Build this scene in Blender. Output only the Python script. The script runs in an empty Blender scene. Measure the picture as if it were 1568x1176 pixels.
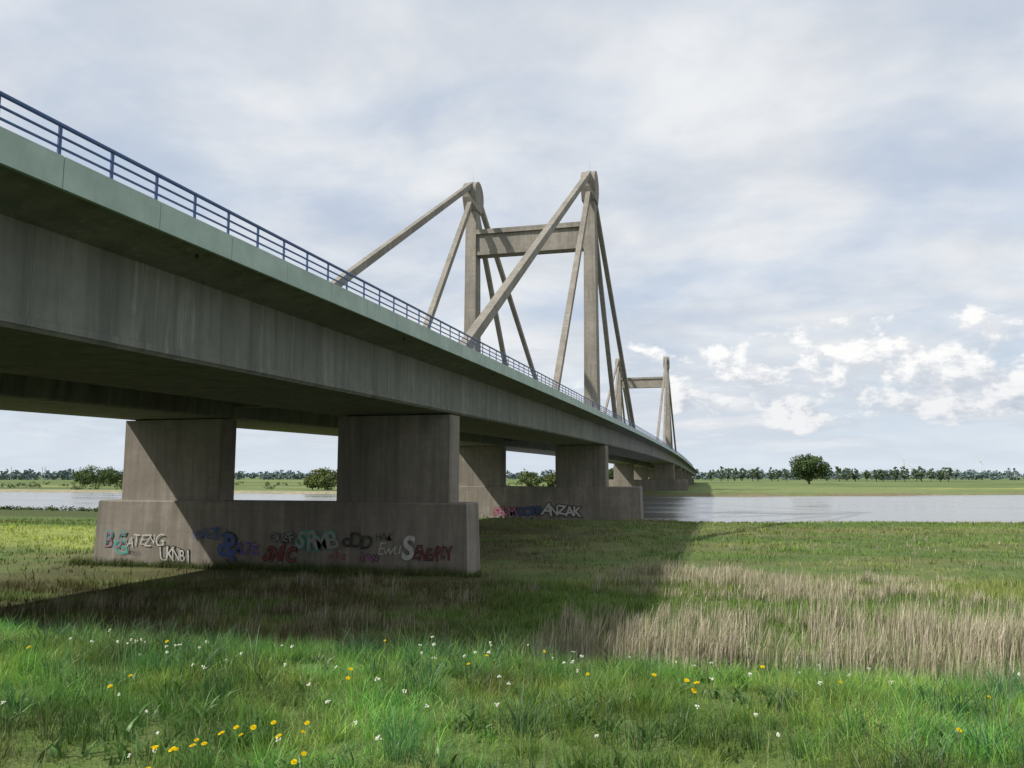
import bpy, bmesh, math, random
import numpy as np
from mathutils import Vector
rng = np.random.default_rng(7)
random.seed(7)
scene = bpy.context.scene
SIN, COS = math.sin(math.radians(14.27)), math.cos(math.radians(14.27))
EYE = 8.15
SUN = Vector((-0.82, -0.74, 1.0)).normalized()

# ------------------------------------------------------------------ node helpers
class NT:
    def __init__(s, nt): s.nt = nt
    def n(s, typ, **kw):
        nd = s.nt.nodes.new(typ)
        for k, v in kw.items(): setattr(nd, k, v)
        return nd
    def put(s, sock, v):
        if isinstance(v, bpy.types.NodeSocket): s.nt.links.new(v, sock)
        elif v is not None:
            if sock.type == 'RGBA' and len(v) == 3: v = (*v, 1)
            sock.default_value = v
    def m(s, op, a, b=None, c=None, clamp=False):
        nd = s.n('ShaderNodeMath', operation=op, use_clamp=clamp)
        s.put(nd.inputs[0], a)
        if b is not None: s.put(nd.inputs[1], b)
        if c is not None: s.put(nd.inputs[2], c)
        return nd.outputs[0]
    def vm(s, op, a, b=None):
        nd = s.n('ShaderNodeVectorMath', operation=op)
        s.put(nd.inputs[0], a)
        if b is not None: s.put(nd.inputs[1], b)
        return nd.outputs[0]
    def sep(s, v):
        nd = s.n('ShaderNodeSeparateXYZ'); s.put(nd.inputs[0], v); return nd.outputs
    def comb(s, x, y, z):
        nd = s.n('ShaderNodeCombineXYZ')
        s.put(nd.inputs[0], x); s.put(nd.inputs[1], y); s.put(nd.inputs[2], z)
        return nd.outputs[0]
    def noise(s, v, scale=1., detail=4., rough=.5, dist=0.):
        nd = s.n('ShaderNodeTexNoise')
        s.put(nd.inputs['Vector'], v); s.put(nd.inputs['Scale'], scale)
        s.put(nd.inputs['Detail'], detail); s.put(nd.inputs['Roughness'], rough)
        s.put(nd.inputs['Distortion'], dist)
        return nd.outputs[0]
    def mr(s, v, a, b, c=0., d=1., smooth=False):
        nd = s.n('ShaderNodeMapRange')
        if smooth: nd.interpolation_type = 'SMOOTHSTEP'
        for i, x in enumerate((v, a, b, c, d)): s.put(nd.inputs[i], x)
        return nd.outputs[0]
    def mix(s, f, a, b, blend='MIX'):
        nd = s.n('ShaderNodeMix', data_type='RGBA', blend_type=blend)
        s.put(nd.inputs[0], f); s.put(nd.inputs[6], a); s.put(nd.inputs[7], b)
        return nd.outputs[2]

def new_mat(name):
    m = bpy.data.materials.new(name); m.use_nodes = True
    nt = m.node_tree
    for n in list(nt.nodes): nt.nodes.remove(n)
    t = NT(nt)
    out = t.n('ShaderNodeOutputMaterial')
    return m, t, out

def principled(t, out, color, rough=.8, bump=None, bstr=.3, bdist=.02, metal=0., ior=1.45, spec=.3):
    p = t.n('ShaderNodeBsdfPrincipled')
    t.put(p.inputs['Base Color'], color); t.put(p.inputs['Roughness'], rough)
    t.put(p.inputs['Metallic'], metal); t.put(p.inputs['IOR'], ior)
    p.inputs['Specular IOR Level'].default_value = spec
    if bump is not None:
        b = t.n('ShaderNodeBump'); b.inputs['Strength'].default_value = bstr
        b.inputs['Distance'].default_value = bdist
        t.put(b.inputs['Height'], bump); t.put(p.inputs['Normal'], b.outputs[0])
    t.put(out.inputs[0], p.outputs[0])
    return p

def pos(t): return t.n('ShaderNodeNewGeometry').outputs['Position']

def concrete(name, c, axis='y', joint=4.3, board=0.0, streak=.45):
    m, t, out = new_mat(name)
    P = pos(t); x, y, z = t.sep(P)[:3]
    big = t.noise(P, .12, 3, .6)
    col = t.mix(t.mr(big, .3, .7), tuple(v*.72 for v in c), tuple(v*1.2 for v in c))
    st = t.noise(t.vm('MULTIPLY', P, (.9, .9, .06)), 1.0, 5, .68)
    col = t.mix(t.mr(st, .46, .68, 0, streak), col, tuple(v*.36 for v in c))
    st2 = t.noise(t.vm('MULTIPLY', P, (2.3, 2.3, .12)), 1.0, 4, .6)
    col = t.mix(t.mr(st2, .55, .72, 0, streak*.8), col, tuple(min(1, v*1.6) for v in c))
    med = t.noise(P, .9, 6, .72)
    col = t.mix(t.mr(med, .38, .66, 0, .5), col, tuple(v*.52 for v in c))
    fine = t.noise(P, 14, 4, .7)
    col = t.mix(t.mr(fine, .3, .75, 0, .3), col, tuple(v*.6 for v in c))
    a = y if axis == 'y' else x
    pid = t.m('FLOOR', t.m('DIVIDE', a, joint))
    wn = t.n('ShaderNodeTexWhiteNoise', noise_dimensions='1D'); t.put(wn.inputs['W'], pid)
    col = t.mix(t.m('MULTIPLY', wn.outputs[0], .25), col, tuple(v*.65 for v in c))
    fr = t.m('FRACT', t.m('DIVIDE', a, joint))
    jn = t.m('LESS_THAN', fr, .03/joint)
    col = t.mix(t.m('MULTIPLY', jn, .6), col, tuple(v*.35 for v in c))
    h = fine
    if board > 0:
        fz = t.m('FRACT', t.m('DIVIDE', z, board))
        jz = t.m('LESS_THAN', fz, .05)
        col = t.mix(t.m('MULTIPLY', jz, .28), col, tuple(v*.5 for v in c))
        h = t.m('SUBTRACT', fine, t.m('MULTIPLY', jz, .5))
    principled(t, out, col, .9, h, .35, .02)
    return m

def paint(name, c, rough=.5, var=.25, scale=3.):
    m, t, out = new_mat(name)
    P = pos(t)
    n = t.noise(P, scale, 5, .6)
    col = t.mix(t.mr(n, .35, .7, 0, 1), c, tuple(v*(1-var) for v in c))
    st = t.noise(t.vm('MULTIPLY', P, (1.5, 1.5, .4)), 1.2, 4, .65)
    col = t.mix(t.mr(st, .52, .72, 0, var), col, tuple(v*.45 for v in c))
    principled(t, out, col, rough, n, .1, .01)
    return m

def spray(name, c):
    m, t, out = new_mat(name)
    P = pos(t)
    n = t.noise(P, 2.2, 5, .75); n2 = t.noise(P, 9., 4, .7)
    f = t.m('ADD', t.mr(n, .38, .66, .05, .5), t.mr(n2, .5, .75, 0, .22), clamp=True)
    col = t.mix(f, c, (.18, .165, .14))
    principled(t, out, col, .85)
    return m

def leaf_mat(name, transl=.35, gloss=.03):
    m, t, out = new_mat(name)
    a = t.n('ShaderNodeAttribute'); a.attribute_name = 'Col'
    col = a.outputs[0]
    d = t.n('ShaderNodeBsdfDiffuse'); t.put(d.inputs[0], col)
    last = d.outputs[0]
    if transl > 0:
        tr = t.n('ShaderNodeBsdfTranslucent'); t.put(tr.inputs[0], col)
        ms = t.n('ShaderNodeMixShader'); ms.inputs[0].default_value = transl
        t.put(ms.inputs[1], last); t.put(ms.inputs[2], tr.outputs[0]); last = ms.outputs[0]
    if gloss > 0:
        g = t.n('ShaderNodeBsdfGlossy'); g.inputs['Roughness'].default_value = .45
        g.inputs[0].default_value = (.8, .85, .8, 1)
        m2 = t.n('ShaderNodeMixShader'); m2.inputs[0].default_value = gloss
        t.put(m2.inputs[1], last); t.put(m2.inputs[2], g.outputs[0]); last = m2.outputs[0]
    t.put(out.inputs[0], last)
    return m

# ------------------------------------------------------------------ mesh helpers
def link(o, parent=None):
    scene.collection.objects.link(o)
    if parent: o.parent = parent
    return o
def empty(name, loc=(0, 0, 0)):
    e = bpy.data.objects.new(name, None); e.empty_display_size = .5
    link(e); return e

class MB:
    def __init__(s): s.v = []; s.f = []
    def box(s, c, d):
        x, y, z = c; a, b, h = d[0]/2, d[1]/2, d[2]/2
        s.hexa([(x-a, y-b, z-h), (x+a, y-b, z-h), (x+a, y+b, z-h), (x-a, y+b, z-h),
                (x-a, y-b, z+h), (x+a, y-b, z+h), (x+a, y+b, z+h), (x-a, y+b, z+h)])
    def hexa(s, p):
        o = len(s.v); s.v += [tuple(q) for q in p]
        s.f += [tuple(o+i for i in q) for q in ((0, 3, 2, 1), (4, 5, 6, 7), (0, 1, 5, 4), (1, 2, 6, 5), (2, 3, 7, 6), (3, 0, 4, 7))]
    def loft(s, rings, cap=True):
        o = len(s.v); n = len(rings[0])
        for r in rings: s.v += [tuple(q) for q in r]
        for k in range(len(rings)-1):
            for i in range(n):
                j = (i+1) % n
                s.f.append((o+k*n+i, o+k*n+j, o+(k+1)*n+j, o+(k+1)*n+i))
        if cap:
            s.f.append(tuple(o+i for i in reversed(range(n))))
            s.f.append(tuple(o+(len(rings)-1)*n+i for i in range(n)))
    def beam(s, A, B, w, d):
        A, B = Vector(A), Vector(B); dr = (B-A).normalized()
        side = Vector((1, 0, 0)); up = side.cross(dr).normalized()
        s.loft([[P+side*a*w/2+up*b*d/2 for a, b in ((-1, -1), (1, -1), (1, 1), (-1, 1))] for P in (A, B)])
    def cone(s, A, B, r1, r2, n=8):
        A, B = Vector(A), Vector(B); dr = (B-A).normalized()
        side = dr.orthogonal().normalized(); up = dr.cross(side)
        s.loft([[P+(side*math.cos(2*math.pi*i/n)+up*math.sin(2*math.pi*i/n))*r for i in range(n)] for P, r in ((A, r1), (B, r2))])
    def obj(s, name, mat, parent=None, smooth=False):
        me = bpy.data.meshes.new(name); me.from_pydata(s.v, [], s.f); me.update()
        bm = bmesh.new(); bm.from_mesh(me); bmesh.ops.recalc_face_normals(bm, faces=bm.faces); bm.to_mesh(me); bm.free()
        me.materials.append(mat)
        o = bpy.data.objects.new(name, me); link(o, parent)
        if smooth:
            for p in me.polygons: p.use_smooth = True
        return o

def mesh_quads(name, co, quads, col, mat, parent=None, smooth=False):
    me = bpy.data.meshes.new(name)
    nv, nq = len(co), len(quads)
    me.vertices.add(nv); me.vertices.foreach_set('co', np.asarray(co, np.float32).ravel())
    me.loops.add(nq*4); me.loops.foreach_set('vertex_index', np.asarray(quads, np.int32).ravel())
    me.polygons.add(nq); me.polygons.foreach_set('loop_start', np.arange(nq, dtype=np.int32)*4)
    me.update(calc_edges=True)
    if col is not None:
        a = me.color_attributes.new('Col', 'FLOAT_COLOR', 'POINT')
        c4 = np.ones((nv, 4), np.float32); c4[:, :3] = col
        a.data.foreach_set('color', c4.ravel())
    if smooth: me.polygons.foreach_set('use_smooth', np.ones(nq, bool))
    me.materials.append(mat)
    o = bpy.data.objects.new(name, me); link(o, parent)
    return o

def blades(p, L, W, ang, lean, col, S=3, tipcol=1.25):
    N = len(p)
    fr = np.linspace(0, 1, S+1)
    ld = np.stack([np.cos(ang), np.sin(ang), np.zeros(N)], 1)
    sa = rng.uniform(0, 2*np.pi, N)
    sd = np.stack([np.cos(sa), np.sin(sa), np.zeros(N)], 1)
    co = np.zeros((N, S+1, 2, 3)); cc = np.zeros((N, S+1, 2, 3))
    for k, f in enumerate(fr):
        c = p + ld*(L*lean*f**1.8)[:, None]
        c[:, 2] += L*(f - .45*lean*f**2.2)
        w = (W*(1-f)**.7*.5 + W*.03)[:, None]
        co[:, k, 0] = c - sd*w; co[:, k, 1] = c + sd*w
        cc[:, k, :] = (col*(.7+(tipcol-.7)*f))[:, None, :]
    base = (np.arange(N)*(S+1)*2)[:, None, None]
    q = np.stack([np.array([2*k, 2*k+1, 2*k+3, 2*k+2]) for k in range(S)])[None] + base
    return co.reshape(-1, 3), q.reshape(-1, 4), cc.reshape(-1, 3)

def vnoise(x, y, seed=0):
    xi, yi = np.floor(x), np.floor(y); fx, fy = x-xi, y-yi
    fx = fx*fx*(3-2*fx); fy = fy*fy*(3-2*fy)
    def h(i, j):
        v = np.sin(i*127.1+j*311.7+seed*74.7)*43758.5453
        return v-np.floor(v)
    return (h(xi, yi)*(1-fx)+h(xi+1, yi)*fx)*(1-fy)+(h(xi, yi+1)*(1-fx)+h(xi+1, yi+1)*fx)*fy
def fbm(x, y, o=4, seed=0):
    r = 0; a = .5; s = 0
    for i in range(o):
        r = r+a*vnoise(x, y, seed+i*3); s += a; a *= .5; x = x*2.03+5.1; y = y*2.03+1.7
    return r/s
def sm(x):
    x = np.clip(x, 0, 1); return x*x*(3-2*x)

# ------------------------------------------------------------------ terrain
def shoreN(x): return np.interp(x, [-2000, -400, -172, -60, -20, 0, 25, 58, 200, 2000], [240, 186, 177, 172, 166, 164, 169, 177, 184, 230])+3*(fbm(x/9, x*0+3, 3, 4)-.5)
def shoreF(x): return np.interp(x, [-2000, -360, 0, 58, 147, 400, 2000], [420, 372, 366, 388, 440, 470, 520])+7*(fbm(x/14, x*0+9, 3, 8)-.5)
def H(x, y):
    x = np.asarray(x, float); y = np.asarray(y, float)
    d = 6.5*(1-sm((y-5.3)/21))*sm((y+34)/24)
    fl = .45*(fbm(x/14, y/14, 4, 1)-.5)+.12*(fbm(x/2.5, y/2.5, 3, 2)-.5)
    crest = .16*(fbm(x/1.3, y/1.3, 3, 5)-.5)
    sN, sF = shoreN(x), shoreF(x)
    dep = -1.15*sm((y-(sN-24))/24)-2.2*sm((y-sN)/12)
    depf = -3.35*(1-sm((y-(sF-10))/19))
    dp = np.where(y < 280, dep, depf)
    return d+fl*np.clip((y-20)/20, 0, 1)*np.where((y > sN-10) & (y < sF+10), .3, 1)+crest*(y < 20)+dp

ys = np.concatenate([np.arange(-60, 16, .5), np.arange(16, 40, .8), np.arange(40, 150, 2.), np.arange(150, 192, 1.),
                     np.arange(192, 345, 10.), np.arange(345, 470, 2.), np.arange(470, 1000, 12.), np.geomspace(1000, 12000, 36)])
h = np.concatenate([np.arange(0, 20, .7), np.arange(20, 90, 2.2), np.arange(90, 400, 8.), np.geomspace(400, 12000, 28)])
xs = np.concatenate([-h[::-1][:-1], h])-4
X, Y = np.meshgrid(xs, ys)
Z = H(X, Y)
def mixc(a, b, f): return a*(1-f[..., None])+np.array(b)*f[..., None]
def ground_col(x, y):
    n1 = fbm(x/18, y/9, 4, 11); n2 = fbm(x/4, y/3, 4, 12); n3 = fbm(x/30, y/5, 4, 14)
    c = np.zeros(x.shape+(3,))+np.array((.115, .175, .05))
    c = mixc(c, (.20, .22, .085), sm((n1-.44)/.2)*.75)
    c = mixc(c, (.07, .12, .036), sm((n2-.48)/.18)*.65)
    c = mixc(c, (.19, .17, .085), sm((n3-.52)/.12)*.6)
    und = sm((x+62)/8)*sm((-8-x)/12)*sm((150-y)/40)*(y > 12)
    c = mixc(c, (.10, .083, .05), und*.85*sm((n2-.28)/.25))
    c = mixc(c, (.11, .17, .042), (y < 20)*np.ones_like(x)*.8)
    sN, sF = shoreN(x), shoreF(x)
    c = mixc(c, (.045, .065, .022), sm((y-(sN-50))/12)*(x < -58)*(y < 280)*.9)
    c = mixc(c, (.34, .39, .10), sm((y-72)/8)*sm((112-y)/10)*sm((-56-x)/6)*.9)  # strip of sunlight beyond the deck shadow, put into the ground colour
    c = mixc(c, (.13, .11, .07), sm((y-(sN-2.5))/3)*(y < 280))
    far = (y > 280)
    c = mixc(c, (.14, .20, .065), far*1.)
    nf = fbm(x/160, y/30, 3, 21)
    c = mixc(c, (.25, .30, .12), far*sm((nf-.4)/.15)*.8)
    c = mixc(c, (.085, .13, .055), far*sm((fbm(x/260, y/60, 3, 25)-.52)/.1)*.8)
    c = mixc(c, (.48, .45, .14), far*sm((y-490)/15)*sm((600-y)/30)*sm((x-95)/30)*sm((fbm(x/50, y/25, 3, 31)-.35)/.15)*.9)
    c = mixc(c, (.45, .43, .20), far*sm((y-455)/15)*sm((520-y)/15)*(x < -90)*sm((fbm(x/60, y/15, 3, 33)-.4)/.1)*.8)
    c = mixc(c, (.24, .19, .125), far*sm((sF+11-y)/5)*sm((y-sF+9)/4)*(.5+.5*sm((fbm(x/30, y/8, 3, 35)-.4)/.15)))
    c = mixc(c, (.44, .38, .28), far*(x < -70)*sm((sF+20-y)/6)*sm((y-sF+7)/4)*.85)
    c = mixc(c, (.18, .24, .18), sm((y-1200)/3000)*.8)  # distance haze mixed into the far ground colour
    return c
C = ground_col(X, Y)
ny, nx = X.shape
idx = np.arange(ny*nx).reshape(ny, nx)
Q = np.stack([idx[:-1, :-1], idx[:-1, 1:], idx[1:, 1:], idx[1:, :-1]], -1).reshape(-1, 4)
gm, t, out = new_mat('ground_meadow')
P = pos(t)
at_ = t.n('ShaderNodeAttribute'); at_.attribute_name = 'Col'
n1 = t.noise(P, .35, 5, .65); n2 = t.noise(P, 3.5, 5, .7); n3 = t.noise(t.vm('MULTIPLY', P, (1, .35, 1)), .06, 4, .6)
col = t.mix(t.mr(n1, .35, .68, 0, .5), at_.outputs[0], (.05, .075, .024))
col = t.mix(t.mr(n2, .4, .7, 0, .4), col, (.20, .20, .10))
col = t.mix(t.mr(n3, .4, .7, 0, .3), col, (.08, .12, .045))
principled(t, out, col, .95, t.m('ADD', n2, n1), .9, .12, spec=.1)
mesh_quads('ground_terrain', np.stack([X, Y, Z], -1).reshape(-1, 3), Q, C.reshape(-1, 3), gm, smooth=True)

# water
wm, t, out = new_mat('river_water')
P = pos(t)
w1 = t.noise(t.vm('MULTIPLY', P, (.8, 1.6, 1)), .9, 3, .6, .3)
w2 = t.noise(t.vm('MULTIPLY', P, (.5, 1.0, 1)), .16, 3, .5)
patch = t.noise(t.vm('MULTIPLY', P, (.35, 1.5, 1)), .03, 4, .6)
colw = t.mix(t.mr(patch, .35, .65), (.17, .18, .18), (.25, .255, .25))
pw = principled(t, out, colw, .22, t.m('ADD', w1, w2), .36, .13, ior=1.33, spec=.5)
t.put(pw.inputs['Roughness'], t.mr(patch, .35, .65, .08, .28))
wx = np.array([-5000, -600, 600, 5000.]); wy = np.array([150, 280, 530.])
b = MB()
for i in range(3):
    for j in range(2):
        o = len(b.v)
        b.v += [(wx[i], wy[j], -1.15), (wx[i+1], wy[j], -1.15), (wx[i+1], wy[j+1], -1.15), (wx[i], wy[j+1], -1.15)]
        b.f.append((o, o+1, o+2, o+3))
b.obj('river_water', wm)

# ------------------------------------------------------------------ bridge
bridge = empty('cable_stayed_bridge', (0, 0, 0))
TC = -37.8; CR = 295.7 + 5
def hb(s):
    d = abs(s-CR)
    k = 2.62e-5
    return EYE+6.72-(k*min(d, 300)**2+2*k*300*max(0, d-300))
TOPZ = 4.75
m_web = concrete('concrete_girder', (.235, .24, .215), 'y', 5.2, 0, .8)
m_pier = concrete('concrete_pier', (.27, .242, .205), 'x', 9.3, .62, .65)
m_pyl = concrete('concrete_pylon', (.30, .275, .235), 'x', 400., 3.4, .5)
m_green = paint('pale_green_edge_beam', (.40, .50, .445), .65, .22, .6)
m_blue = paint('blue_railing_paint', (.065, .12, .27), .45, .25, 2.)
m_road = concrete('road_asphalt', (.06, .06, .06), 'y', 50, 0, .2)
m_steel = paint('galvanised_steel', (.35, .36, .37), .4, .2)
m_dark = paint('bearing_rubber', (.03, .03, .03), .7, .2)

svals = np.concatenate([np.arange(-120, 700, 5.), [700, 800, 930]])
half = [(19.0, TOPZ-.12), (19.0, TOPZ-.75), (16.3, TOPZ-1.25), (16.3, .12), (16.18, 0), (5.4, 0), (5.2, .12), (4.9, TOPZ-1.5)]
sec = half+[(-a, z) for a, z in reversed(half)]
b = MB(); b.loft([[(TC+a, s, hb(s)+z) for a, z in sec] for s in svals])
b.obj('box_girder_deck', m_web, bridge)
b = MB(); b.loft([[(TC+a, s, hb(s)+z) for a, z in ((-17.4, TOPZ-.1), (-17.4, TOPZ+.02), (-1.5, TOPZ+.06), (-1.5, TOPZ-.1))] for s in svals])
b.loft([[(TC+a, s, hb(s)+z) for a, z in ((1.5, TOPZ-.1), (1.5, TOPZ+.06), (17.4, TOPZ+.02), (17.4, TOPZ-.1))] for s in svals])
b.obj('carriageways', m_road, bridge)
b = MB()
for sg in (1, -1):
    b.loft([[(TC+sg*a, s, hb(s)+z) for a, z in ((16.25, .14), (16.36, .14), (16.36, .42), (16.25, .46))] for s in svals])
b.obj('web_bottom_lip', m_web, bridge)
b = MB(); s0 = 18.9-2.15*60
ps = 4.3
for sg in (1, -1):
    s = s0
    while s < 720:
        a, c = s+.015, s+ps-.015
        jx = random.uniform(-.006, .006)
        b.loft([[(TC+sg*(x+jx), q, hb(q)+z) for x, z in ((19.01, TOPZ-.9), (19.17, TOPZ-.9), (19.17, TOPZ+.1), (18.75, TOPZ+.13), (18.75, TOPZ-.08), (19.01, TOPZ-.1))] for q in (a, c)])
        s += ps
b.obj('pale_green_edge_beams', m_green, bridge)
b = MB()
for s in np.arange(5, 640, 21.5):
    b.cone((TC+18.3, s, hb(s)+TOPZ-.8), (TC+18.3, s, hb(s)+TOPZ-1.02), .07, .07, 8)
b.obj('drain_outlets', m_dark, bridge)
b = MB()
for sg in (1, -1):
    s = s0
    xr = TC+sg*18.95
    while s < 700:
        z0 = hb(s)+TOPZ+.08
        b.box((xr, s, z0+.52), (.05, .12, 1.06))
        b.box((xr, s, z0+.06), (.2, .2, .03))
        s += 2.15
    for hz, r in ((1.04, .06), (.68, .036), (.34, .036)):
        b.loft([[(xr+a*r, q, hb(q)+TOPZ+.08+hz+c*r) for a, c in ((-1, -.6), (-.6, -1), (.6, -1), (1, -.6), (1, .6), (.6, 1), (-.6, 1), (-1, .6))] for q in np.arange(s0, 700, 4.3)])
b.obj('blue_pedestrian_railing', m_blue, bridge)
b = MB()
for xo in (16.6, 1.9, -1.9, -16.6):
    for q0 in np.arange(-100, 600, 4.):
        b.box((TC+xo, q0, hb(q0)+TOPZ+.4), (.1, .1, .8))
    b.loft([[(TC+xo+a, q, hb(q)+TOPZ+z) for a, z in ((-.04, .5), (.04, .5), (.1, .65), (.04, .8), (-.04, .8))] for q in np.arange(-100, 640, 5.)])
b.obj('crash_barriers', m_steel, bridge)

# piers
S1, S2, S3 = 63.9, 162.2, 438.0
b = MB(); bb = MB()
def pier(s, lt, rt, zb, zt=5.87, thick=3.4, ct=2.4):
    fr = s-.5
    x0, x1 = lt, rt; y0, y1 = fr, fr+thick
    b.loft([[(x0-e, y0-e, z), (x1+e, y0-e, z), (x1+e, y1+e, z), (x0-e, y1+e, z)] for e, z in ((.2, zb), (0, zt-.12), (-.12, zt))])
    cz = hb(s+ct/2)-.14
    for a, c in ((16.25, 5.75), (-5.75, -16.25)):
        xl, xr = TC+c, TC+a
        pts = [(xl, s+.15), (xl+.15, s), (xr-.15, s), (xr, s+.15), (xr, s+ct-.15), (xr-.15, s+ct), (xl+.15, s+ct), (xl, s+ct-.15)]
        b.loft([[(px, py, z) for px, py in pts] for z in (zt-.05, cz)])
        for q in (xl+1.2, xr-1.2):
            bb.box((q, s+ct/2, cz+.075), (1.2, 1.0, .15))
pier(S1, -56.0, -20.0, -1.)
pier(S2, -61.3, -14.8, -4., thick=6., ct=4.0)
pier(S3, -61.3, -14.8, -4., thick=6., ct=4.0)
for s in (-13.6, 536, 613.5, 691, 768):
    pier(s, -56.6, -20.0, -1., zt=5.87 if s > 0 else 7.2)
b.obj('concrete_piers', m_pier, bridge)
bb.obj('pier_bearings', m_dark, bridge)
b = MB()
for s in (-13.6, S1, S2, S3, 536, 613.5, 691):
    b.box((TC, s+1.3, hb(s)+2.2), (10.3, 1.0, 2.4))
b.obj('pier_diaphragms', m_web, bridge)

# pylons
def pylon(s, zt=73.0):
    p = MB(); st = MB(); an = MB(); rod = MB()
    sc = s+2.0
    zd = hb(s)+TOPZ
    for x in (-24.5, -50.7):
        def ring(wx_, wy_, z): return [(x-wx_/2, sc-wy_/2, z), (x+wx_/2, sc-wy_/2, z), (x+wx_/2, sc+wy_/2, z), (x-wx_/2, sc+wy_/2, z)]
        p.loft([ring(2.8, 4.6, zd-.05), ring(2.5, 3.9, 44), ring(2.35, 3.3, zt-6)])
        prof = []
        R = 3.3
        for k in range(0, 15):
            a = math.radians(195-k*210/14)
            prof.append((sc+R*math.cos(a), zt-R+R*math.sin(a)))
        prof += [(sc+1.9, zt-6.8), (sc-1.9, zt-6.8)]
        p.loft([[(xx, q[0], q[1]) for q in prof] for xx in (x-1.5, x+1.5)])
        p.box((x-.2, sc-2.35, zd+3.6), (1.0, .5, 1.1))
        rod.cone((x, sc, zt-.1), (x, sc, zt+3.2), .03, .012, 6)
        for sg in (-1, 1):
            for dist, zo, off in ((92.5, -.75, 1.2), (42, -3.3, .4)):
                A = Vector((x, sc+sg*off, zt+zo)); sb = sc+sg*dist
                B = Vector((x, sb, hb(sb)+TOPZ-.05))
                st.beam(A, B, 1.0, 1.15)
                dr = (A-B).normalized()
                an.beam(B-dr*.3, B+dr*2.6, 1.5, 1.6)
    x0, x1 = -50.7+1.15, -24.5-1.15
    cx = (x0+x1)/2; w = x1-x0
    dz_ = 1.6
    p.box((cx, sc, 57.1+dz_), (w, 2.2, 3.9))
    p.box((cx, sc, 59.6+dz_), (w, 3.4, 1.05))
    p.box((cx, sc, 54.8+dz_), (w, 3.0, .75))
    p.obj('pylon_portal', m_pyl, bridge)
    st.obj('pylon_stays', m_pyl, bridge)
    an.obj('stay_anchor_hoods', m_blue, bridge)
    rod.obj('lightning_rods', m_steel, bridge)
pylon(S2); pylon(S3)

# graffiti: every letter sprayed separately
gw, gk, gr, gt, gb, gp, gg = (spray('spray_paint_'+n, c) for n, c in (('white', (.58, .58, .56)), ('black', (.02, .02, .025)), ('red', (.25, .03, .03)), ('teal', (.07, .33, .28)), ('blue', (.04, .09, .30)), ('pink', (.34, .15, .26)), ('grey', (.32, .32, .30))))
def letter(s, x, y, z, size, mat, off, sx, rot, shear):
    cu = bpy.data.curves.new('graffiti', 'FONT'); cu.body = s; cu.size = size; cu.offset = off
    cu.align_x = 'CENTER'; cu.align_y = 'CENTER'; cu.shear = shear
    cu.materials.append(mat)
    o = bpy.data.objects.new('graffiti_letter', cu); o.rotation_euler = (math.pi/2, rot, 0); o.location = (x, y, z); o.scale = (sx, 1, 1)
    link(o, bridge)
FY = S1-.5-.16
def tag(s, x, z, size, fill, outline=None, off=.0, sx=1., rot=0., shear=0., step=.58):
    n = len(s); r = random.Random(s); size *= 1.15; sx *= .95
    for i, ch in enumerate(s):
        xx = x+(i-(n-1)/2)*size*step*sx; zz = z-(i-(n-1)/2)*size*step*math.tan(rot)+r.uniform(-.09, .09)*size
        rr = rot+r.uniform(-.22, .22); ss = size*r.uniform(.85, 1.22); sh = shear+r.uniform(-.2, .25); k = sx*r.uniform(.9, 1.25)
        if outline: letter(ch, xx, FY-.02-.004*i, zz, ss, outline, off+size*.06, k, rr, sh)
        letter(ch, xx, FY-.06-.004*i, zz, ss, fill, off, k, rr, sh)
tag('ATEZVG', -50.6, 2.2, 1.2, gw, None, -.008, sx=.8, rot=-.03)
tag('UKNBI', -47.2, .95, 1.35, gw, gk, .0, sx=.75)
tag('B5', -54.0, 2.3, 2.1, gp, gt, -.02, rot=.15, sx=.8)
tag('G', -53.0, 1.6, 1.5, gt, gg, .02, rot=-.2)
tag('WAZTH', -43.9, 2.85, 1.2, gb, None, .0, shear=.3, sx=.8)
tag('&', -41.9, 1.8, 2.4, gb, gk, .06, rot=.2)
tag('R7z', -40.1, 1.7, 1.4, gb, gp, .02, sx=.8)
tag('SNIC', -37.0, 1.4, 1.5, gr, gk, .02, shear=.2, sx=.8)
tag('OUEF', -36.6, 2.7, .9, gg, gk, .0)
tag('SRMB', -33.4, 2.5, 1.8, gg, gt, .02, sx=.92)
tag('oDD', -29.7, 2.6, 1.3, gk, None, .04)
tag('Ewu', -26.8, 2.0, 1.1, gw, None, -.012, shear=.3)
tag('HAK', -27.2, 3.0, .8, gk, None, -.01, shear=.2)
tag('S', -25.1, 1.8, 2.4, gw, None, .08)
tag('ENERLY', -22.9, 1.7, 1.3, gr, gk, -.02, shear=.2, sx=.7)
tag('nlz', -31.4, 1.4, .9, gr, None, .0)
tag('dew', -28.6, 1.3, .9, gp, gk, .0)
tag('mio', -51.6, 1.2, .6, gk, None, -.01)
FY = S2-.5-.28
tag('ANZAK', -30.6, .95, 2.5, gw, gk, .08)
tag('DOKR', -37.2, .9, 2.0, gb, gk, .02)
tag('SEUM', -42.7, .7, 1.9, gp, gr, .02)

# ------------------------------------------------------------------ rip-rap
b = MB()
for i in range(260):
    x = random.uniform(-66, -36) if i % 4 else random.uniform(-14, -8); y = 160.5-abs(random.gauss(0, 1.6)); r = random.uniform(.25, .6)
    if x > -15: y = random.uniform(160, 168)
    z = float(H(x, y))+random.uniform(0, .5)
    n = 6
    rings = []
    for k in range(4):
        ph = math.pi*(k+.5)/4
        rings.append([(x+r*math.sin(ph)*math.cos(2*math.pi*j/n)*random.uniform(.8, 1.2), y+r*math.sin(ph)*math.sin(2*math.pi*j/n)*random.uniform(.8, 1.2), z+r*.7*-math.cos(ph)) for j in range(n)])
    b.loft(rings)
b.obj('riprap_stones', concrete('basalt_stone', (.26, .24, .21), 'x', 400, 0, .3))

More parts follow.
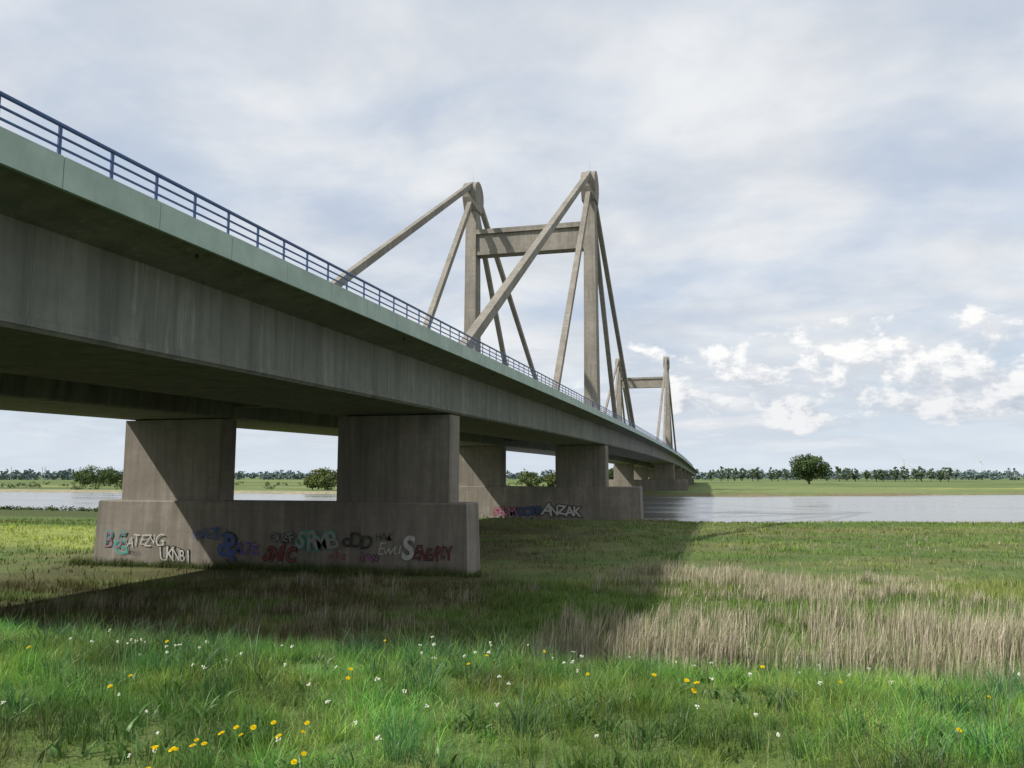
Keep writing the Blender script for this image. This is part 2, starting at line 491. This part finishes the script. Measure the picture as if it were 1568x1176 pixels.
# ------------------------------------------------------------------ vegetation
m_grass = leaf_mat('grass_blades', .35)
m_plain = leaf_mat('meadow_tufts', 0., gloss=.0)
m_reed = leaf_mat('dry_reed', 0., gloss=.0)
m_leaf = leaf_mat('tree_foliage', 0., gloss=.0)
m_bark, t, out = new_mat('bark')
principled(t, out, t.mix(t.noise(pos(t), 2, 5, .6), (.06, .05, .035), (.14, .12, .09)), .95)

def c2w(Xc, Yc): return Xc*COS-Yc*SIN, Xc*SIN+Yc*COS
def wedge(n, y0, y1, k=.70, pad=1.2, power=1.):
    Yc = y0+(y1-y0)*rng.uniform(0, 1, n)**power
    Xc = rng.uniform(-1, 1, n)*(k*Yc+pad)
    return c2w(Xc, Yc)

def fg(nclump, per, y0, y1, Lr, Wr, cols, spread, leanr, seed, power=.8, thr=(.2, .55)):
    cx, cy = wedge(nclump, y0, y1, power=power)
    dens = fbm(cx/.9, cy/.9, 3, seed)
    keep = dens > rng.uniform(*thr, nclump)
    cx, cy, dens = cx[keep], cy[keep], dens[keep]
    n = len(cx)
    cl = rng.uniform(*Lr, n)*(.45+1.1*dens)
    cc = np.array(cols)[rng.integers(0, len(cols), n)]
    patch = fbm(cx/1.1, cy/1.1, 3, 77)[:, None]
    warm = fbm(cx/.8+9, cy/.8, 3, 83)[:, None]
    cc = cc*np.clip(.5+2.0*(patch-.26), .4, 1.5)*(1+(warm-.5)*np.array([1.3, .1, .3]))
    i = np.repeat(np.arange(n), per); N = len(i)
    a = rng.uniform(0, 2*np.pi, N); r = np.abs(rng.normal(0, 1, N))*spread
    x = cx[i]+np.cos(a)*r; y = cy[i]+np.sin(a)*r
    p = np.stack([x, y, H(x, y)-.01], 1)
    L = cl[i]*rng.uniform(.5, 1.15, N); W = rng.uniform(*Wr, N)
    aa = a+rng.normal(0, .6, N)
    lean = np.clip(rng.normal(*leanr, N), .05, 1.1)
    return blades(p, L, W, aa, lean, cc[i]*rng.uniform(.65, 1.35, (N, 1)), 3)
g_short = [(.21, .34, .045), (.27, .40, .06), (.18, .30, .045), (.34, .37, .13), (.27, .32, .10), (.16, .29, .05)]
g_tall = [(.125, .27, .05), (.17, .33, .055), (.085, .19, .058), (.22, .37, .06)]
def merge(parts):
    co = []; q = []; c = []; o = 0
    for a, b_, d in parts:
        co.append(a); q.append(b_+o); c.append(d); o += len(a)
    return np.concatenate(co), np.concatenate(q), np.concatenate(c)
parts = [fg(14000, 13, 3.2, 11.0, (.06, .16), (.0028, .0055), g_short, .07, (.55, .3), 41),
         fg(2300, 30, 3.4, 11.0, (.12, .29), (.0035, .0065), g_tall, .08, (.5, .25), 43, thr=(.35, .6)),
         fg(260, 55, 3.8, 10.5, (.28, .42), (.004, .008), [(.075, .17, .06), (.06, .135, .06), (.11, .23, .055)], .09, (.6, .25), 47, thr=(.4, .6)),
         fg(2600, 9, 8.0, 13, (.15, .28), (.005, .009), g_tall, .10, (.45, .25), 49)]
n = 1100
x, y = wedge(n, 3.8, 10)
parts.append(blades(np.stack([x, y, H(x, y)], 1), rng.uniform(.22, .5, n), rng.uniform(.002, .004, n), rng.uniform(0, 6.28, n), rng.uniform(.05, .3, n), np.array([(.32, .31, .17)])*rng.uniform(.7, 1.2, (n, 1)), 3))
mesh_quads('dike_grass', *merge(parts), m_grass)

n = 260
cx, cy = wedge(n, 3.6, 10)
i = np.repeat(np.arange(n), 9); N = len(i)
x = cx[i]+rng.normal(0, .05, N); y = cy[i]+rng.normal(0, .05, N)
pp = np.stack([x, y, H(x, y)], 1)
mesh_quads('dock_plants', *blades(pp, rng.uniform(.10, .2, N), rng.uniform(.015, .035, N), rng.uniform(0, 6.28, N), rng.uniform(.5, 1., N), np.array([(.09, .18, .045)])*rng.uniform(.6, 1.4, (N, 1)), 3), m_grass)

def in_pier(x, y):
    return ((x > -57) & (x < -19) & (y > S1-.8) & (y < S1+3.5)) | ((x > -62) & (x < -14) & (y > S2-2) & (y < S2+8))
def plain(n, y0, y1, L, W, per, sp, seed):
    cx, cy = wedge(n, y0, y1, .72, 3, .62)
    ok = ~in_pier(cx, cy) & (cy < shoreN(cx)-3) & (cy > 20)
    und = (cx > -55) & (cx < -16)
    ok &= ~(und & (rng.uniform(0, 1, n) < .4))
    cx, cy = cx[ok], cy[ok]; n = len(cx)
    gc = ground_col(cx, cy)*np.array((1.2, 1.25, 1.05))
    i = np.repeat(np.arange(n), per); N = len(i)
    x = cx[i]+rng.normal(0, sp, N); y = cy[i]+rng.normal(0, sp, N)
    ok = ~in_pier(x, y); x = x[ok]; y = y[ok]; i = i[ok]; N = len(i)
    dens = fbm(x/6, y/6, 3, seed)
    return blades(np.stack([x, y, H(x, y)-.03], 1), rng.uniform(*L, N)*(.3+1.4*dens), rng.uniform(*W, N), rng.uniform(0, 6.28, N), rng.uniform(.1, .6, N), gc[i]*rng.uniform(.55, 1.5, (N, 1)), 2)
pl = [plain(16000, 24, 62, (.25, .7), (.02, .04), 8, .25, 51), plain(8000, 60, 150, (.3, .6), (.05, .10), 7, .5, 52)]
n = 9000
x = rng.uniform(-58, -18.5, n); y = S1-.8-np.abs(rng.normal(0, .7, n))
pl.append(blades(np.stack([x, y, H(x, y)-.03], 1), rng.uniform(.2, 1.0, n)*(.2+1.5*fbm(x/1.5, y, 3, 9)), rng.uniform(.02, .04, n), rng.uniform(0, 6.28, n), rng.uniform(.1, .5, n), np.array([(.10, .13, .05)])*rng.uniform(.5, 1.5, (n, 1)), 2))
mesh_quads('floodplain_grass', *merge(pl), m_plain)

def reeds(n, x0, x1, y0, y1, thr, Lr, colf=1., per=9, seed=61, wr=(.018, .04)):
    cx = rng.uniform(x0, x1, n); cy = rng.uniform(y0, y1, n)
    edge = sm((cx-x0)/6)*sm((x1-cx)/6)*sm((cy-y0)/3)*sm((y1-cy)/4)
    d = (fbm(cx/6, cy/1.8, 4, seed)*.6+fbm(cx/1.6, cy/1.0, 3, seed+20)*.4)*(.6+.4*edge)
    ok = (d > thr+rng.uniform(-.04, .09, n)) & ~in_pier(cx, cy); cx, cy, d = cx[ok], cy[ok], d[ok]; n = len(cx)
    hs = np.clip((d-thr)/.15, .2, 1.15)
    i = np.repeat(np.arange(n), per); N = len(i)
    x = cx[i]+rng.normal(0, .16, N); y = cy[i]+rng.normal(0, .16, N)
    base = np.array([(.56, .49, .36), (.66, .59, .46), (.42, .37, .27), (.26, .29, .13)])[rng.integers(0, 4, N)]
    lean_a = rng.normal(.3, .8, N)
    return blades(np.stack([x, y, H(x, y)-.03], 1), rng.uniform(*Lr, N)*(.35+.7*hs[i]), rng.uniform(*wr, N), lean_a, np.abs(rng.normal(.15, .14, N)), base*colf*rng.uniform(.5, 1.15, (N, 1)), 2, 1.1)
R = [reeds(9500, -12, 46, 31, 50, .485, (1.1, 2.2)), reeds(4800, -12, 22, 53, 72, .50, (.8, 1.6), seed=63), reeds(5000, -44, -8, 32, 60, .52, (.5, 1.3), .75, 7, 65),
     reeds(2000, 6, 60, 50, 85, .57, (.5, 1.2), .9, 7, 66), reeds(900, -30, 60, 85, 130, .60, (.5, 1.0), .85, 7, 68, (.04, .08))]
mesh_quads('dry_reed_bed', *merge(R), m_reed)

def leafcloud(cent, rad, nleaf, size, col, colvar=.35, flat_=.75):
    M = len(cent); i = np.repeat(np.arange(M), nleaf); N = len(i)
    d = rng.normal(0, 1, (N, 3)); d /= np.linalg.norm(d, axis=1)[:, None]
    r = rng.uniform(0, 1, N)**.45
    off = d*(r*rad[i])[:, None]; off[:, 2] *= flat_
    c = cent[i]+off
    a = rng.normal(0, 1, (N, 3)); a /= np.linalg.norm(a, axis=1)[:, None]
    bb_ = np.cross(a, rng.normal(0, 1, (N, 3))); bb_ /= np.linalg.norm(bb_, axis=1)[:, None]
    s = (size*rng.uniform(.5, 1.3, N))[:, None]
    co = np.stack([c-a*s-bb_*s*.6, c+a*s*.9-bb_*s*.5, c+a*s+bb_*s*.6, c-a*s*.8+bb_*s*.7], 1).reshape(-1, 3)
    cc = (np.array(col)*rng.uniform(1-colvar, 1+colvar, (M, 1)))[i]*rng.uniform(.8, 1.2, (N, 1))
    return co, np.arange(N*4).reshape(-1, 4), np.repeat(cc, 4, 0)

n = 420
x = rng.uniform(-260, -62, n); y = shoreN(x)-rng.uniform(2, 24, n)
sh1 = leafcloud(np.stack([x, y, H(x, y)+.3], 1), rng.uniform(.5, 1.4, n), 26, .16, (.06, .09, .028))
n = 500
x = rng.uniform(-8, 150, n); y = shoreN(x)-np.abs(rng.normal(0, 2.2, n))-1.2
sh2 = leafcloud(np.stack([x, y, H(x, y)+.1], 1), rng.uniform(.25, .7, n), 20, .12, (.11, .15, .05))
mesh_quads('riverbank_herbs', *merge([sh1, sh2]), m_leaf)

def tree(name, x, y, h, w, trunk_h, nclump, nleaf, leaf, col, parent=None, clump_r=.13):
    z = float(H(x, y))
    e = parent or empty(name)
    tb = MB()
    ch = h-trunk_h
    th = rng.uniform(0, 2*np.pi, nclump); u = rng.uniform(-1, 1, nclump); r = rng.uniform(.25, 1, nclump)**.5
    rr = np.sqrt(1-u*u)*r
    lob = 1+.22*np.sin(th*3+u*4+x)+.14*np.sin(th*5+2*u)
    cen = np.stack([x+np.cos(th)*rr*w/2*lob, y+np.sin(th)*rr*w/2*lob, z+trunk_h+ch*(.5+.5*u*r)], 1)
    rad = rng.uniform(.6, 1.35, nclump)*clump_r*w
    co = leafcloud(cen, rad, nleaf, leaf, col)
    tb.cone((x, y, z-.3), (x, y, z+trunk_h+ch*.35), .035*h, .02*h, 8)
    for k in range(7):
        a = k*2.4+x; q = trunk_h+ch*.05*k*.6
        tb.cone((x, y, z+q), (x+math.cos(a)*w*.33, y+math.sin(a)*w*.33, z+q+ch*(.25+.05*k)), .014*h, .004*h, 6)
    return co, tb, e
def finish_tree(co, tb, e):
    mesh_quads('foliage', *co, m_leaf, parent=e)
    tb.obj('trunk_and_limbs', m_bark, e)
def at(deg, dist):
    a = math.radians(deg)
    return math.sin(a)*dist, math.cos(a)*dist
def az(px): return math.degrees(math.atan((px-784)/1219*.99))-14.27

X_, Y_ = at(az(1240), 800)
finish_tree(*tree('oak_tree', X_, Y_, 26.5, 33, 4., 140, 55, .7, (.075, .11, .045)))
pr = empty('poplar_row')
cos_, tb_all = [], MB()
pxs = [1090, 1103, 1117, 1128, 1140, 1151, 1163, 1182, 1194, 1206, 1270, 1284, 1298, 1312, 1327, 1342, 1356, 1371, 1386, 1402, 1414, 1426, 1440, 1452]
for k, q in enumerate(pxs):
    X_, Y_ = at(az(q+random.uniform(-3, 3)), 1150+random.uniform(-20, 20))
    c, tb, _ = tree('', X_, Y_, random.uniform(15, 21), random.uniform(8, 13), 2.5, 26, 26, .75, (.10, .14, .08), pr, .17)  # leaf colour lightened and blued to stand in for distance haze
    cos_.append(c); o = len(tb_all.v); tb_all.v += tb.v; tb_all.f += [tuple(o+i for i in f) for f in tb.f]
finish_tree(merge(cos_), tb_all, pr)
for q, dist, hh, ww, cl in ((145, 690, 15, 30, (.09, .13, .055)), (128, 700, 12, 16, (.085, .12, .05)), (168, 680, 11, 16, (.10, .14, .06)), (497, 455, 12, 17, (.13, .16, .06)), (478, 470, 8, 9, (.14, .17, .07)),
                            (812, 500, 10, 13, (.11, .14, .06)), (701, 470, 13, 9, (.10, .13, .055)), (738, 560, 9, 12, (.09, .125, .05)), (846, 520, 9, 10, (.12, .15, .06)), (940, 700, 14, 16, (.08, .12, .045))):
    X_, Y_ = at(az(q), dist)
    finish_tree(*tree('willow_tree', X_, Y_, hh, ww, 1.2, 80, 40, .45, cl, clump_r=.14))
n = 130
azs = rng.uniform(-50, -2, n); ds = rng.uniform(430, 900, n)
X_ = np.sin(np.radians(azs))*ds; Y_ = np.cos(np.radians(azs))*ds
ok = Y_ > shoreF(X_)+14; X_, Y_ = X_[ok], Y_[ok]; n = len(X_)
i = np.repeat(np.arange(n), 7)
cen = np.stack([X_[i]+rng.normal(0, 1.6, len(i)), Y_[i]+rng.normal(0, 1.6, len(i)), H(X_[i], Y_[i])+rng.uniform(.3, 2.2, len(i))], 1)
mesh_quads('far_bank_bushes', *leafcloud(cen, rng.uniform(.7, 1.6, len(i)), 14, .35, (.12, .155, .07)), m_leaf)
pts = []; rads = []
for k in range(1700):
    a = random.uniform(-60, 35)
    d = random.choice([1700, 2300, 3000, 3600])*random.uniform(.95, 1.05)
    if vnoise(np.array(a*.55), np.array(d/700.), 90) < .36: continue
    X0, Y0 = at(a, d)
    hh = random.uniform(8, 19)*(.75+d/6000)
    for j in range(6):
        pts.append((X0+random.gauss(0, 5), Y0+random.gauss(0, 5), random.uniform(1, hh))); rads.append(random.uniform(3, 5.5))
mesh_quads('distant_tree_line', *leafcloud(np.array(pts), np.array(rads), 10, 2.0, (.12, .165, .16), .25, .9), m_leaf)  # haze is painted into the pale bluish foliage colour

m_white = paint('turbine_white', (.6, .62, .64), .5, .1)
for q, d, hub, ph in ((1387, 3300, 66, .3), (1505, 3600, 64, 1.0), (1396, 5200, 66, .7)):
    X0, Y0 = at(az(q), d)
    b = MB()
    b.cone((X0, Y0, 0), (X0, Y0, hub), 2.4, 1.4, 12)
    b.cone((X0, Y0-4, hub+.5), (X0, Y0+5, hub+.5), 1.8, 1.6, 10)
    for k in range(3):
        a = ph+k*2*math.pi/3
        b.cone((X0, Y0-5, hub+.5), (X0+math.cos(a)*27, Y0-5, hub+.5+math.sin(a)*27), 1.3, .3, 6)
    b.obj('wind_turbine', m_white)
b = MB()
for q in (14, 62, 66):
    X0, Y0 = at(az(q), 1500); b.cone((X0, Y0, 0), (X0, Y0, 22), .5, .3, 6); b.box((X0, Y0, 20), (5, .3, .3))
b.obj('utility_poles', m_steel)

# flowers
def flowers(name, P, kind):
    co = []; cc = []
    for (x, y, hgt) in P:
        z0 = float(H(x, y)); z = z0+hgt
        lx, ly = random.uniform(-.03, .03), random.uniform(-.03, .03)
        w = .0025
        co += [(x-w, y, z0), (x+w, y, z0), (x+lx+w, y+ly, z), (x+lx-w, y+ly, z)]; cc += [(.16, .26, .07)]*4
        cx_, cy_ = x+lx, y+ly
        if kind == 'dandelion':
            tx, ty = random.uniform(-.35, .35), random.uniform(-.6, -.1)
            sc_ = random.uniform(.65, 1.05)
            for lay, (R_, nn) in enumerate(((.019, 16), (.013, 12), (.007, 8))):
                R_ *= sc_
                for k in range(nn):
                    a = k*2*math.pi/nn+lay; da = .24
                    def pt(r, an, up):
                        dx, dy = math.cos(an)*r, math.sin(an)*r
                        return (cx_+dx, cy_+dy, z+up+dx*tx+dy*ty*-1)
                    co += [pt(.002, a-da, .0), pt(.002, a+da, 0), pt(R_, a+da*.8, .004+lay*.004), pt(R_, a-da*.8, .004+lay*.004)]
                    cc += [(.75, .56, .01)]*4
        else:
            nn = random.randint(5, 14); rad = random.uniform(.008, .022)
            for k in range(nn):
                a = random.uniform(0, 6.28); r = random.uniform(0, rad)
                qx, qy, qz = cx_+math.cos(a)*r, cy_+math.sin(a)*r, z+random.uniform(-.008, .010)
                s_ = .0040; tl_ = random.uniform(-1, 1)
                co += [(qx-s_, qy-s_, qz-s_*.8), (qx+s_, qy-s_, qz-s_*.8+tl_*s_*.5), (qx+s_, qy+s_, qz+s_*.8), (qx-s_, qy+s_, qz+s_*.8)]
                cc += [(.58, .60, .5)]*4
    co = np.array(co); cc = np.array(cc)
    m = leaf_mat(name+'_petals', .2, gloss=.0)
    mesh_quads(name, co, np.arange(len(co)).reshape(-1, 4), cc, m)
D = [(-1.93, 4.5), (-1.85, 4.52), (-1.79, 4.6), (-1.72, 4.62), (-1.68, 4.6), (-1.98, 4.48), (-1.9, 4.4), (-1.17, 4.5), (-1.5, 4.95), (-1.39, 5.0), (-1.2, 5.0), (-1.62, 5.02), (-2.77, 5.9), (-2.83, 5.8), (-1.2, 6.2), (1.26, 5.8), (1.3, 5.9), (2.57, 6.5), (.57, 6.2), (2.45, 4.5), (-4.2, 7), (-3.3, 7.9), (1.15, 6.2), (-.2, 7.2)]
Pd = []
for X0, Y0 in D:
    for k in range(random.choice([1, 1, 2])):
        x, y = c2w(X0+random.gauss(0, .03), Y0+random.gauss(0, .04)); Pd.append((x, y, random.uniform(.13, .22)))
for k in range(10):
    x, y = wedge(1, 4.3, 9); Pd.append((float(x[0]), float(y[0]), random.uniform(.12, .22)))
flowers('dandelion_flowers', Pd, 'dandelion')
Wd = [(-3.17, 7.0), (-3.0, 7.0), (-3.3, 6.8), (-3.8, 7.8), (-2.27, 6.2), (0, 5.9), (.38, 5.9), (.45, 6.), (-.35, 6.5), (1.49, 5.7), (2.0, 5.7), (-.81, 4.6), (-1.2, 5.5), (-2.9, 6.9), (-2.7, 7.1), (3.8, 5.2), (-.6, 6.9), (-1.9, 6.3)]
Pw = []
for X0, Y0 in Wd:
    for k in range(random.choice([1, 2, 2])):
        x, y = c2w(X0+random.gauss(0, .06), Y0+random.gauss(0, .06)); Pw.append((x, y, random.uniform(.2, .32)))
for k in range(70):
    x, y = wedge(1, 4.0, 9); Pw.append((float(x[0]), float(y[0]), random.uniform(.12, .26)))
flowers('white_meadow_flowers', Pw, 'umbel')

# ------------------------------------------------------------------ sky
w = bpy.data.worlds.new('World'); scene.world = w; w.use_nodes = True
nt = w.node_tree
for n_ in list(nt.nodes): nt.nodes.remove(n_)
t = NT(nt)
out = t.n('ShaderNodeOutputWorld')
sky = t.n('ShaderNodeTexSky', sky_type='NISHITA'); sky.sun_disc = False
sky.sun_elevation = math.asin(SUN.z); sky.sun_rotation = math.atan2(SUN.x, SUN.y)
sky.air_density = 1.0; sky.dust_density = 1.5; sky.ozone_density = 1.2
bg = t.n('ShaderNodeBackground'); t.put(bg.inputs[0], sky.outputs[0]); bg.inputs[1].default_value = .10
d = t.n('ShaderNodeTexCoord').outputs['Generated']
dx, dy, dz = t.sep(d)[:3]
den = t.m('ADD', t.m('MAXIMUM', dz, 0.), .20)
u = t.m('DIVIDE', dx, den); v = t.m('DIVIDE', dy, den)
p1 = t.comb(u, v, 0.)
c1 = t.noise(t.vm('MULTIPLY', p1, (.85, .9, 1)), 1.1, 5, .5, .2)
c1b = t.noise(t.vm('ADD', t.vm('MULTIPLY', p1, (.8, 1.0, 1)), (7.3, 2.1, 0)), 3.0, 6, .55, .25)
f1 = t.mr(t.m('ADD', t.m('MULTIPLY', c1, .6), t.m('MULTIPLY', c1b, .4)), .38, .57, .42, .97, True)
shade = t.noise(t.vm('ADD', p1, (3.1, 9.2, 0)), 1.9, 6, .58, .2)
colc = t.mix(t.mr(shade, .32, .66, 0, 1, True), (.655, .695, .755), (.87, .885, .90))
haze = t.mr(dz, .0, .20, .75, 0., True)
azm = t.m('ARCTAN2', dx, dy); el = t.m('ARCSINE', dz)
R_ = math.radians
def cum(oy, ox=0.):
    pv = t.comb(t.m('ADD', t.m('MULTIPLY', azm, 9.), ox), t.m('ADD', t.m('MULTIPLY', el, 14.), oy), 4.2)
    return t.noise(pv, 1.7, 7, .60, .12)
elm = t.m('MULTIPLY', t.mr(el, R_(1.5), R_(4.5), 0, 1, True), t.mr(el, R_(8.0), R_(13.0), 1, 0, True))
azk = t.m('ADD', t.mr(azm, R_(-14), R_(6), .34, 1, True), t.mr(azm, R_(-50), R_(-80), 0, .6, True), clamp=True)
msk = t.m('MULTIPLY', elm, azk)
n0 = cum(0.); n1_ = cum(.18, -.12)
dens = t.m('ADD', n0, t.m('MULTIPLY', t.m('SUBTRACT', msk, 1.), .34))
cf = t.mr(dens, .415, .53, 0, .97, True)
lit = t.mr(t.m('SUBTRACT', n0, n1_), -.09, .10, 0, 1, True)
basee = t.mr(el, R_(4.0), R_(9.5), 0, .45, True)
lit = t.m('ADD', t.m('MULTIPLY', lit, .75), basee, clamp=True)
ccum = t.mix(lit, (.55, .60, .68), (1.0, 1.0, .99))
lowp = t.comb(t.m('MULTIPLY', azm, 5.), t.m('MULTIPLY', el, 26.), 1.2)
lown = t.noise(lowp, 1.4, 6, .58, .2)
lowf = t.m('MULTIPLY', t.mr(lown, .42, .58, 0, .75, True), t.m('MULTIPLY', t.mr(el, R_(1), R_(3), .2, 1, True), t.mr(el, R_(6), R_(12), 1, 0, True)))
lowc = t.mix(t.mr(lown, .48, .68), (.56, .62, .71), (.87, .88, .90))
def bgn(col, st=1.):
    n_ = t.n('ShaderNodeBackground'); t.put(n_.inputs[0], col); n_.inputs[1].default_value = st; return n_.outputs[0]
def mx(f, a, b_):
    n_ = t.n('ShaderNodeMixShader'); t.put(n_.inputs[0], f); t.put(n_.inputs[1], a); t.put(n_.inputs[2], b_); return n_.outputs[0]
s_ = mx(.65, bg.outputs[0], bgn((.50, .64, .86)))
s_ = mx(f1, s_, bgn(colc))
s_ = mx(haze, s_, bgn((.68, .77, .86)))
s_ = mx(lowf, s_, bgn(lowc))
s_ = mx(cf, s_, bgn(ccum))
t.put(out.inputs[0], s_)

# ------------------------------------------------------------------ sun + camera
sl = bpy.data.lights.new('sun', 'SUN'); sl.energy = 4.6; sl.angle = math.radians(.8); sl.color = (1, .95, .86)
so = bpy.data.objects.new('sun', sl); so.rotation_euler = SUN.to_track_quat('Z', 'Y').to_euler(); so.location = (-60, -40, 90); link(so)
cd = bpy.data.cameras.new('camera'); cd.lens = 27.99; cd.sensor_width = 36; cd.clip_end = 30000; cd.clip_start = .1
co_ = bpy.data.objects.new('camera', cd); co_.location = (0, 0, EYE); co_.rotation_euler = (math.radians(96.55), 0, math.radians(14.27)); link(co_)
scene.camera = co_
scene.view_settings.view_transform = 'Standard'; scene.view_settings.look = 'None'; scene.view_settings.exposure = 0
print('done')
